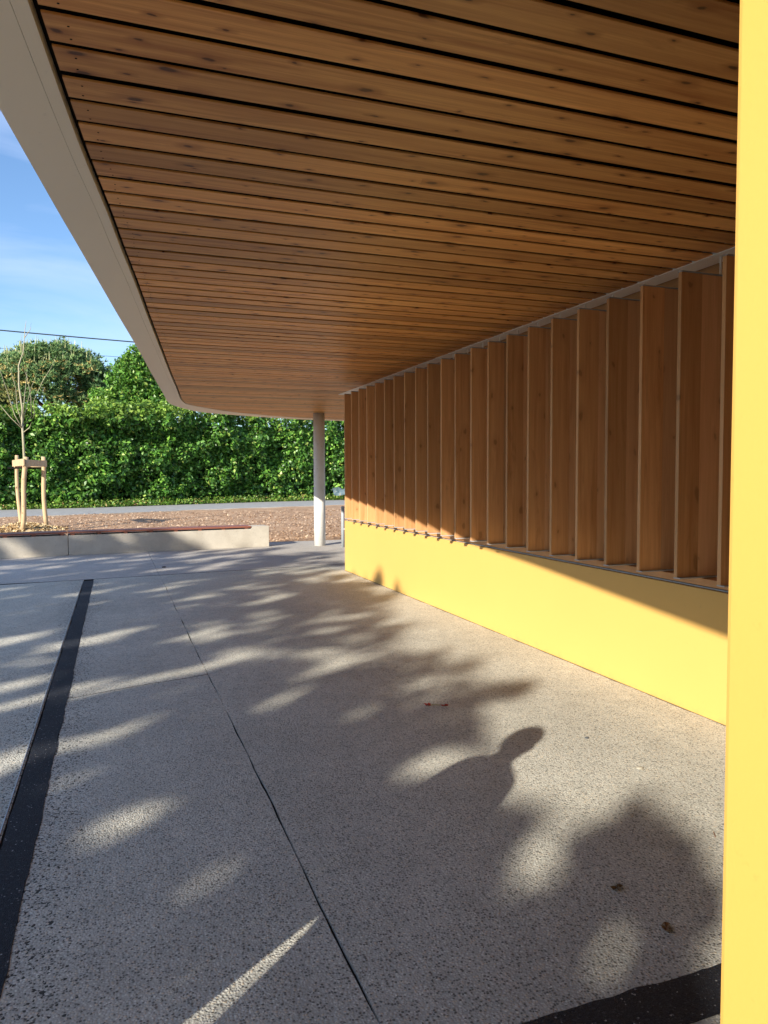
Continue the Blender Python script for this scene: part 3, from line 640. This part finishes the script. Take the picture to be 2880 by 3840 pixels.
def tree(name, label, cat, base, lobes, mat, n_clump, per, size, crad, trunk_pts, trunk_r, bark=mat_bark, group=None, core=True, shell=0.55, gaps=False):
    t = empty(name, base); tag(t, label, cat, group); b0 = np.array(base)
    vol = np.array([l[1][0]*l[1][1]*l[1][2] for l in lobes])**0.67; pick = rng.choice(len(lobes), n_clump, p=vol/vol.sum())
    d = rng.normal(0, 1, (n_clump, 3)); d /= np.linalg.norm(d, axis=1)[:, None]
    rad = rng.uniform(shell, 1.0, n_clump)[:, None]
    cc = np.array([lobes[i][0] for i in pick]) + d*rad*np.array([lobes[i][1] for i in pick]) - b0
    V = clump_cloud(cc, crad, per, size)
    if gaps: V = V[gappy(V.mean(1) + b0)]
    quads_mesh('crown', V, mat, t)['kind'] = 'stuff'
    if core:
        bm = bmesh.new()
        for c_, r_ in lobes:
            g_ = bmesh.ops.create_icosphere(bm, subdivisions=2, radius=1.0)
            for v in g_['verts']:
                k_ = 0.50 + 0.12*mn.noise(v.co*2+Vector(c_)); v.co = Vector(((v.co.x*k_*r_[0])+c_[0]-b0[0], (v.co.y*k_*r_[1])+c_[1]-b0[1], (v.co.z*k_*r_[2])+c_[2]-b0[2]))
        from_bm('crown_core', bm, mat_core, t, True)  # solid core filling the lobes, darkened to stand for shade between leaves
    for tp in trunk_pts: limb('trunk' if tp is trunk_pts[0] else 'limb', [np.array(p)-b0 for p in tp], [trunk_r*(1-0.7*i/(len(tp)-1))*(1 if tp is trunk_pts[0] else 0.6) for i in range(len(tp))], bark, t, 8)
    return t
# tall broadleaf behind the hedge
lob = [((0.9, 46.5, 6.8), (1.1, 1.2, 1.7)), ((0.35, 46.2, 7.0), (0.55, 0.7, 1.0)), ((1.15, 46.5, 8.1), (0.45, 0.6, 0.9)), ((0.55, 46.4, 8.0), (0.3, 0.4, 0.7)), ((1.9, 46.6, 7.2), (0.9, 1.0, 1.4)), ((2.6, 46.4, 6.2), (1.0, 1.0, 1.3)),
       ((0.1, 46.0, 5.8), (1.1, 1.0, 1.0)), ((1.2, 46.0, 5.2), (2.2, 1.2, 1.2)), ((2.3, 46.6, 8.2), (0.6, 0.6, 0.8)), ((1.25, 46.4, 9.0), (0.18, 0.2, 0.5)), ((0.75, 46.4, 8.7), (0.16, 0.2, 0.5)), ((0.2, 46.3, 8.0), (0.18, 0.2, 0.6)), ((1.6, 46.4, 8.8), (0.2, 0.2, 0.5)), ((-0.2, 46.2, 7.2), (0.25, 0.3, 0.5)), ((-0.8, 46.0, 6.2), (0.5, 0.5, 0.5))]
tree('laurel_tree', 'bright green broadleaf tree rising above the hedge beside the canopy rim', 'tree', (1.0, 46.6, 0), lob, mat_laurel, 1500, 14, 0.20, 0.34, [[(1.0, 46.6, 0), (1.0, 46.6, 3), (1.2, 46.6, 5.5), (1.1, 46.6, 7.5)], [(1.0, 46.6, 3.5), (0.4, 46.5, 5.5), (0.3, 46.4, 7)]], 0.14)
lob = [((-1.0, 45.0, 4.9), (0.9, 0.8, 1.2)), ((-0.5, 45.0, 5.6), (0.45, 0.5, 0.9)), ((-1.9, 45.0, 4.6), (0.9, 0.7, 0.8)), ((-0.2, 44.8, 4.9), (0.8, 0.7, 0.9))]
tree('shrub', 'yellow green shrub poking over the hedge between pine and broadleaf tree', 'shrub', (-1.0, 45.0, 0), lob, mat_hedge_top, 420, 12, 0.15, 0.2, [[(-1.0, 45.0, 0), (-1.0, 45.0, 4.6)]], 0.07, core=False)
lob = [((-6.3, 47.0, 5.4), (1.5, 1.0, 1.5)), ((-4.9, 47.0, 4.9), (1.0, 0.9, 1.0)), ((-8.0, 47.0, 5.4), (1.5, 1.0, 1.5))]
tree('shrub', 'dull olive bush at the left edge below the pine', 'shrub', (-6.0, 47.0, 0), lob, mat_olive, 650, 13, 0.14, 0.25, [[(-6.0, 47.0, 0), (-6.2, 47.0, 5.0)]], 0.1)

# umbrella pine
pb = np.array((-4.1, 56.0, 0.0))
pine = empty('pine_tree', tuple(pb)); tag(pine, 'spreading umbrella pine with pale upright candles and reddish trunk', 'tree')
limb('trunk', [(0.3, 0, 0), (0.35, 0, 3.5), (0.2, 0, 5.6), (-0.1, 0, 6.7), (-0.35, 0, 8.0), (-0.45, 0, 9.3)], [0.30, 0.27, 0.24, 0.2, 0.14, 0.06], mat_bark_red, pine, 10)
for pts in ([(0.25, 0, 5.4), (0.9, 0, 6.6), (1.5, 0.1, 7.6), (2.3, 0.2, 8.4)], [(0.2, 0, 5.9), (-1.0, 0, 6.8), (-2.2, 0, 7.7)], [(0.3, 0, 6.0), (0.6, 0.6, 7.2), (0.8, 1.0, 8.8)], [(-0.1, 0, 6.8), (0.4, -0.5, 7.7), (0.9, -0.9, 8.6)], [(0.2, 0, 5.2), (-0.9, -0.3, 5.7), (-1.9, -0.5, 6.2)]):
    limb('limb', pts, [0.17, 0.13, 0.10, 0.05][:len(pts)], mat_bark_red, pine, 8)
def pine_surface(n):
    # dome: flattened, lobed
    th = rng.uniform(0, 2*np.pi, n); u = rng.uniform(-0.42, 1.0, n); ph = np.arcsin(u); r_ = rng.uniform(0.72, 1.0, n)
    x = np.cos(ph)*np.cos(th)*3.95*r_; y_ = np.cos(ph)*np.sin(th)*3.3*r_; z = np.where(u > 0, np.sin(ph)*2.75, np.sin(ph)*3.4)*r_ + 7.95
    return np.stack([x, y_, z], 1), u
lobes_c, lu = pine_surface(210)
lobes_c = lobes_c[np.argsort(rng.uniform(size=len(lobes_c)))]
def tufts(centers, n, spread, up, ln, wd, mat, name, per=9):
    c = centers[rng.integers(0, len(centers), n)] + rng.normal(0, spread, (n, 3))*np.array((1, 1, 0.6))
    c = np.repeat(c, per, 0); m = len(c); d = rng.normal(0, 1, (m, 3)); d[:, 2] = np.abs(d[:, 2])*up + 0.15; d /= np.linalg.norm(d, axis=1)[:, None]
    sd_ = np.cross(d, rng.normal(0, 1, (m, 3))); sd_ /= np.linalg.norm(sd_, axis=1)[:, None]; l_ = (ln*rng.uniform(0.6, 1.2, m))[:, None]
    V = np.stack([c-sd_*wd, c+sd_*wd, c+d*l_+sd_*wd*0.3, c+d*l_-sd_*wd*0.3], 1); o = quads_mesh(name, V, mat, pine); o['kind'] = 'stuff'; return o
tufts(lobes_c, 7800, 0.32, 1.3, 0.26, 0.034, mat_pine, 'needles', 10)
low = lobes_c[lobes_c[:, 2] < 9.0]
tufts(low, 1200, 0.35, 0.8, 0.24, 0.034, mat_pine_tan, 'cones', 8)
P, u = pine_surface(1500); P = P[u > 0.15][:520]
P = P*np.array((1.0, 1.0, 1.0)); m = len(P); l_ = rng.uniform(0.3, 0.6, m); V = []
for p, q_ in zip(P, l_):
    for a in (0, math.pi/2):
        dx, dy = 0.032*math.cos(a), 0.032*math.sin(a); V.append([(p[0]-dx, p[1]-dy, p[2]+0.05), (p[0]+dx, p[1]+dy, p[2]+0.05), (p[0]+dx*0.4, p[1]+dy*0.4, p[2]+0.12+q_), (p[0]-dx*0.4, p[1]-dy*0.4, p[2]+0.12+q_)])
quads_mesh('candles', np.array(V), mat_candle, pine)['kind'] = 'stuff'
# row of trees far behind to close the gaps
for i, (x, y_, h_) in enumerate(((-12.0, 60, 6.2), (6.5, 58, 6.6), (13, 62, 6.4), (20, 64, 6.8), (-18, 58, 7.0))):
    lob = [((x, y_, h_*0.62), (2.6, 2.2, h_*0.36)), ((x+1.6, y_, h_*0.5), (1.9, 1.6, h_*0.3)), ((x-1.8, y_, h_*0.52), (1.8, 1.6, h_*0.3))]
    tree('broadleaf_tree', ['rounded tree beyond the hedge left of the pine', 'rounded tree beyond the hedge behind the canopy corner', 'rounded tree beyond the hedge behind the column', 'rounded tree beyond the hedge behind the wall end', 'rounded tree farthest left beyond the hedge'][i],
         'tree', (x, y_, 0), lob, mat_laurel, 420, 12, 0.24, 0.4, [[(x, y_, 0), (x, y_, h_*0.6)]], 0.18)

# overhead cables
def cable(label, p, q, r, sag):
    p = Vector(p); q = Vector(q); bm = bmesh.new()
    tube(bm, [p.lerp(q, i/24) - Vector((0, 0, sag*4*(i/24)*(1-i/24))) for i in range(25)], r, 6); tag(from_bm('overhead_cable', bm, mat_cable), label, 'cable', 'cables strung above the hedge')
cable('thick black cable crossing the sky above the pine top', (-24, 38, 9.35), (26, 38, 7.9), 0.028, 0.55)
cable('thin cable passing behind the upper crown of the pine', (-28, 58, 11.3), (30, 58, 10.0), 0.014, 0.3)
cable('lowest thin cable running behind the broadleaf tree', (-28, 60, 10.2), (30, 60, 9.0), 0.014, 0.3)

# pale tarpaulin glimpsed under the hedge at its right
bm = bmesh.new(); tv = {}
for i in range(9):
    for j in range(7):
        u_, v_ = i/8, j/6; tv[i, j] = bm.verts.new((u_*1.6, v_*0.9+0.05*math.sin(i*2.3), 0.55*math.sin(v_*2.2)*(0.75+0.2*math.sin(i*1.7+j))+0.03*math.sin(i*5+j*3)))
for i in range(8):
    for j in range(6): bm.faces.new((tv[i, j], tv[i+1, j], tv[i+1, j+1], tv[i, j+1]))
s = M('tarp'); n_ = s.noise(s.coord(), 4.0, 3, 0.6); mt = s.set(s.ramp(n_.outputs['Fac'], [(0.35, (0.05, 0.08, 0.09)), (0.6, (0.20, 0.27, 0.29)), (0.7, (0.35, 0.25, 0.12))]), 0.5)
o = from_bm('tarpaulin', bm, mt, None, True); o.location = (12.9, 44.9, 0.35); tag(o, 'crumpled pale blue sheet lying at the foot of the hedge beside the wall end', 'tarpaulin')

# ------------------------------------------------------------------ litter on the plaza
def flat_leaf(name, label, cat, pts, z, mat, curl=0.01):
    bm = bmesh.new(); n = len(pts); cx = sum(p[0] for p in pts)/n; cy = sum(p[1] for p in pts)/n
    vs = [bm.verts.new((p[0]-cx, p[1]-cy, 0.004+curl*(0.4+0.6*math.sin(i*2.2)))) for i, p in enumerate(pts)]; c = bm.verts.new((0, 0, 0.003))
    for i in range(n): bm.faces.new((c, vs[i], vs[(i+1) % n]))
    o = from_bm(name, bm, mat); o.location = (cx, cy, z)
    md = o.modifiers.new('thickness', 'SOLIDIFY'); md.thickness = 0.0012
    if label: tag(o, label, cat)
    return o
def m_simple(n_, c, r=0.6): return M(n_).set(c, r)
m_red = m_simple('red_petal', (0.34, 0.03, 0.015)); m_dry = m_simple('dry_leaf', (0.14, 0.075, 0.028)); m_dry2 = m_simple('brown_leaf', (0.20, 0.10, 0.035)); m_twig = m_simple('twig', (0.22, 0.12, 0.07))
def star(cx, cy, r, n, seed, asp=1.0, rot=0.0):
    q_ = random.Random(seed); o = []
    for i in range(n):
        a = 2*math.pi*i/n; k_ = r*(0.45 if i % 2 else 1.0)*q_.uniform(0.8, 1.15); x, y = k_*math.cos(a), k_*math.sin(a)*asp; o.append((cx+x*math.cos(rot)-y*math.sin(rot), cy+x*math.sin(rot)+y*math.cos(rot)))
    return o
flat_leaf('petal', 'red petal lying at the left end of the fallen blossom', 'petal', star(1.945, 4.52, 0.026, 9, 1), 0, m_red, 0.016)
flat_leaf('petal', 'red petal lying at the right end of the fallen blossom', 'petal', star(2.045, 4.47, 0.028, 9, 2, 0.6), 0, m_red, 0.010)
bm = bmesh.new(); tube(bm, [(1.962, 4.505, 0.006), (1.99, 4.492, 0.012), (2.02, 4.48, 0.006)], 0.0035, 6); tag(from_bm('stem', bm, m_simple('stem', (0.42, 0.34, 0.18))), 'pale stalk between the two red petals', 'stalk')
flat_leaf('dry_leaf', 'small dark brown curled leaf on the sunlit concrete', 'leaf', star(1.73, 2.235, 0.030, 11, 5, 0.55, 0.3), 0, m_dry, 0.012)
flat_leaf('dry_leaf', 'rusty brown leaf lying at the edge of the near shadow', 'leaf', star(1.735, 1.975, 0.030, 11, 8, 0.75, 0.9), 0, m_dry2, 0.014)
bm = bmesh.new(); tube(bm, [(2.375, 2.415, 0.004), (2.40, 2.45, 0.005)], 0.0028, 5); tag(from_bm('twig', bm, m_twig), 'short reddish twig near the yellow wall corner', 'twig')
def pebble(x, y, r, label, col):
    bm = bmesh.new(); g_ = bmesh.ops.create_icosphere(bm, subdivisions=2, radius=1.0)
    for v in g_['verts']: v.co = Vector((v.co.x*r*1.3, v.co.y*r, v.co.z*r*0.5)) * (1+0.15*mn.noise(v.co*1.5+Vector((x, y, 0))))
    o = from_bm('pebble', bm, m_simple('pebble', col), None, True); o.location = (x, y, r*0.25); tag(o, label, 'pebble')
pebble(2.57, 3.14, 0.016, 'pale flat pebble alone in the sunlit area', (0.34, 0.31, 0.25))
pebble(2.58, 3.62, 0.011, 'dark bluish pebble farther off in the sunlit area', (0.07, 0.08, 0.09))
pebble(0.73, 13.1, 0.03, 'dark stone lying beyond the cross joint', (0.06, 0.05, 0.05))

# ------------------------------------------------------------------ trees and people behind the viewer (they cast the dappled shade)
d_ = np.array((math.sin(SUN_AZ), math.cos(SUN_AZ))); pr = np.array((math.cos(SUN_AZ), -math.sin(SUN_AZ))); LT = 13.0
labels = ['nearest leafy plane tree casting shade beside the near wall', 'leafy plane tree second from the near wall', 'leafy plane tree third from the near wall', 'leafy plane tree fourth from the near wall', 'leafy plane tree fifth from the near wall', 'farthest leafy plane tree of the row opposite the bench', 'low spreading plane tree behind the viewer']
for i, (u, top, rr_, LL) in enumerate(((-2.2, 8.1, 2.2, 13.0), (-4.9, 9.7, 2.4, 13.3), (-7.6, 10.9, 2.6, 12.7), (-10.3, 11.8, 2.6, 13.4), (-13.1, 11.4, 2.5, 12.8), (-15.8, 10.6, 2.3, 13.2), (-0.5, 6.7, 1.5, 12.6))):
    p = -LL*d_ + u*pr; x, y = float(p[0]), float(p[1]); r_ = rr_; q_ = random.Random(i+40); lob = []
    zc = top - r_*1.05
    lob.append(((x, y, zc), (r_*0.9, r_*0.9, r_*0.95)))
    for j in range(7):
        a = q_.uniform(0, 6.28); hz = q_.uniform(-0.9, 0.75); lob.append(((x+r_*0.75*math.cos(a), y+r_*0.75*math.sin(a), zc+r_*hz), (r_*0.55, r_*0.55, r_*0.42)))
    lob.append(((x, y, zc-r_*1.25), (r_*1.0, r_*1.0, r_*0.8)))
    tree('plane_tree', labels[i], 'tree', (x, y, 0), lob, mat_shade, int(760*(r_/2)**2), 26, 0.17, 0.36, [[(x, y, 0), (x, y, zc-1.0), (x+0.1, y, zc+r_*0.5)], [(x, y, zc-1.6), (x+1.0, y+0.3, zc)], [(x, y, zc-1.8), (x-1.0, y-0.2, zc-0.2)]], 0.14, core=False, shell=0.2, gaps=True)

def person(name, label, base, face, pose, mats):
    """one skinned surface; joints in local metres, x = right, y = forward"""
    V = [(0, 0, 0.95), (0, -0.01, 1.12), (0, 0.0, 1.30), (0, 0, 1.43), (0, 0.01, 1.50), (0, 0.03, 1.60), (0, 0.04, 1.70)]
    Rr = [(0.15, 0.11), (0.135, 0.10), (0.165, 0.11), (0.11, 0.08), (0.055, 0.055), (0.085, 0.10), (0.06, 0.07)]
    E = [(0, 1), (1, 2), (2, 3), (3, 4), (4, 5), (5, 6)]
    def chain(start, pts, rs):
        prev = start
        for p, r_ in zip(pts, rs): V.append(p); Rr.append((r_, r_)); E.append((prev, len(V)-1)); prev = len(V)-1
        return prev
    for sx in (-1, 1):
        chain(0, [(sx*0.10, 0.0, 0.88), (sx*0.11, 0.01, 0.50), (sx*0.11, -0.02, 0.09), (sx*0.12, 0.06, 0.045), (sx*0.13, 0.17, 0.03)], [0.095, 0.062, 0.045, 0.05, 0.035])
        arm = pose[0 if sx < 0 else 1]
        sh = chain(3, [(sx*0.17, 0, 1.40)], [0.062])
        wr = chain(sh, arm[:2], [0.045, 0.030])
        hx = chain(wr, arm[2:3], [0.034])
        h_ = Vector(arm[2]); dr = (h_-Vector(arm[1])).normalized()
        for f_ in range(4):
            off_ = Vector(((f_-1.5)*0.019, 0, 0)) if abs(dr.x) < 0.7 else Vector((0, 0, (f_-1.5)*0.019))
            l_ = (0.06, 0.07, 0.075, 0.062)[f_]; p1 = h_+off_+dr*0.03; p2 = p1+dr*l_*0.5+Vector((0, -0.006, 0)); p3 = p2+dr*l_*0.5+Vector((0, -0.014, 0))
            chain(hx, [tuple(p1), tuple(p2), tuple(p3)], [0.011, 0.009, 0.007])
        tp = h_+Vector((-sx*0.035, 0, 0.0)); chain(wr, [tuple(tp), tuple(tp+dr*0.035)], [0.012, 0.009])
    me = bpy.data.meshes.new(name); me.from_pydata(V, E, []); o = bpy.data.objects.new(name, me); C.objects.link(o)
    m_ = o.modifiers.new('skin', 'SKIN'); sv = me.skin_vertices[0].data
    for i, r_ in enumerate(Rr): sv[i].radius = r_
    sv[0].use_root = True
    sb = o.modifiers.new('sub', 'SUBSURF'); sb.levels = 2; sb.render_levels = 2
    bpy.context.view_layer.update(); ev = o.evaluated_get(bpy.context.evaluated_depsgraph_get()); nm = bpy.data.meshes.new_from_object(ev)
    bpy.data.objects.remove(o); nm.materials.clear()
    for m_ in mats: nm.materials.append(m_)
    for p in nm.polygons:
        z = p.center.z; ax = abs(p.center.x); k = 1
        if z > 1.47 and ax < 0.14 and p.center.y < 0.17: k = 0
        elif z < 0.12: k = 3
        elif z < 0.95 and ax < 0.24 and p.center.y < 0.3: k = 2
        for arm in pose:
            if (Vector(arm[2])-p.center).length < 0.10: k = 0
        p.material_index = k; p.use_smooth = True
    o = bpy.data.objects.new(name, nm); C.objects.link(o); o.location = base; o.rotation_euler = (0, 0, face); tag(o, label, 'person')
    bm = bmesh.new(); g_ = bmesh.ops.create_icosphere(bm, subdivisions=3, radius=1.0)
    for v in g_['verts']:
        v.co = Vector((v.co.x*0.092, v.co.y*0.112-0.012, v.co.z*0.10+1.665)) * 1.0
    bmesh.ops.delete(bm, geom=[v for v in bm.verts if v.co.y > 0.055 and v.co.z < 1.69], context='VERTS')
    from_bm('hair', bm, mats[4], o, True)
    bm = bmesh.new(); tube(bm, [(0, 0.115, 1.645), (0, 0.142, 1.60), (0, 0.12, 1.592)], [0.008, 0.015, 0.01], 8); from_bm('nose', bm, mats[0], o, True)
    for sx in (-1, 1):
        bm = bmesh.new(); bmesh.ops.create_icosphere(bm, subdivisions=2, radius=0.011); e_ = from_bm('eye', bm, mats[5], o, True); e_.location = (sx*0.032, 0.117, 1.64)
        bm = bmesh.new(); bmesh.ops.create_icosphere(bm, subdivisions=2, radius=0.03, matrix=Matrix.Diagonal((0.35, 0.7, 1, 1))); e_ = from_bm('ear', bm, mats[0], o, True); e_.location = (sx*0.090, 0.01, 1.62)
    return o
skin = m_simple('skin', (0.45, 0.27, 0.19)); hair = m_simple('hair', (0.05, 0.03, 0.02)); eye = m_simple('eye', (0.5, 0.5, 0.5), 0.2); shoe = m_simple('shoe', (0.05, 0.05, 0.05))
ph_pose = ([(-0.24, 0.10, 1.16), (-0.11, 0.33, 1.36), (-0.055, 0.40, 1.44)], [(0.24, 0.10, 1.16), (0.11, 0.33, 1.36), (0.055, 0.40, 1.44)])
fa = -math.radians(20.0)
person('person', 'person in a dark jacket holding up a phone with both hands', (-0.16, -0.46, 0), fa, ph_pose, [skin, m_simple('jacket', (0.05, 0.06, 0.09)), m_simple('jeans', (0.06, 0.08, 0.14)), shoe, hair, eye])
ph = bpy.data.objects.new('phone', None); C.objects.link(ph); tag(ph, 'slim black phone held upright by the person in the dark jacket', 'phone')
ph.location = (-0.011, -0.032, 1.49); ph.rotation_euler = (0, 0, fa)
bm = bmesh.new(); add_box(bm, -0.038, 0.038, -0.004, 0.004, -0.08, 0.08, 0.003); from_bm('phone_body', bm, m_simple('phone_black', (0.02, 0.02, 0.02), 0.3), ph)
st_pose = ([(-0.22, -0.03, 1.12), (-0.20, 0.09, 0.92), (-0.17, 0.13, 0.86)], [(0.22, -0.03, 1.12), (0.20, 0.09, 0.92), (0.17, 0.13, 0.86)])
person('person', 'person in a grey coat standing with arms hanging down', (-0.77, 1.31, 0), -math.radians(80), st_pose, [skin, m_simple('coat', (0.16, 0.16, 0.17)), m_simple('trousers', (0.05, 0.05, 0.06)), shoe, hair, eye])
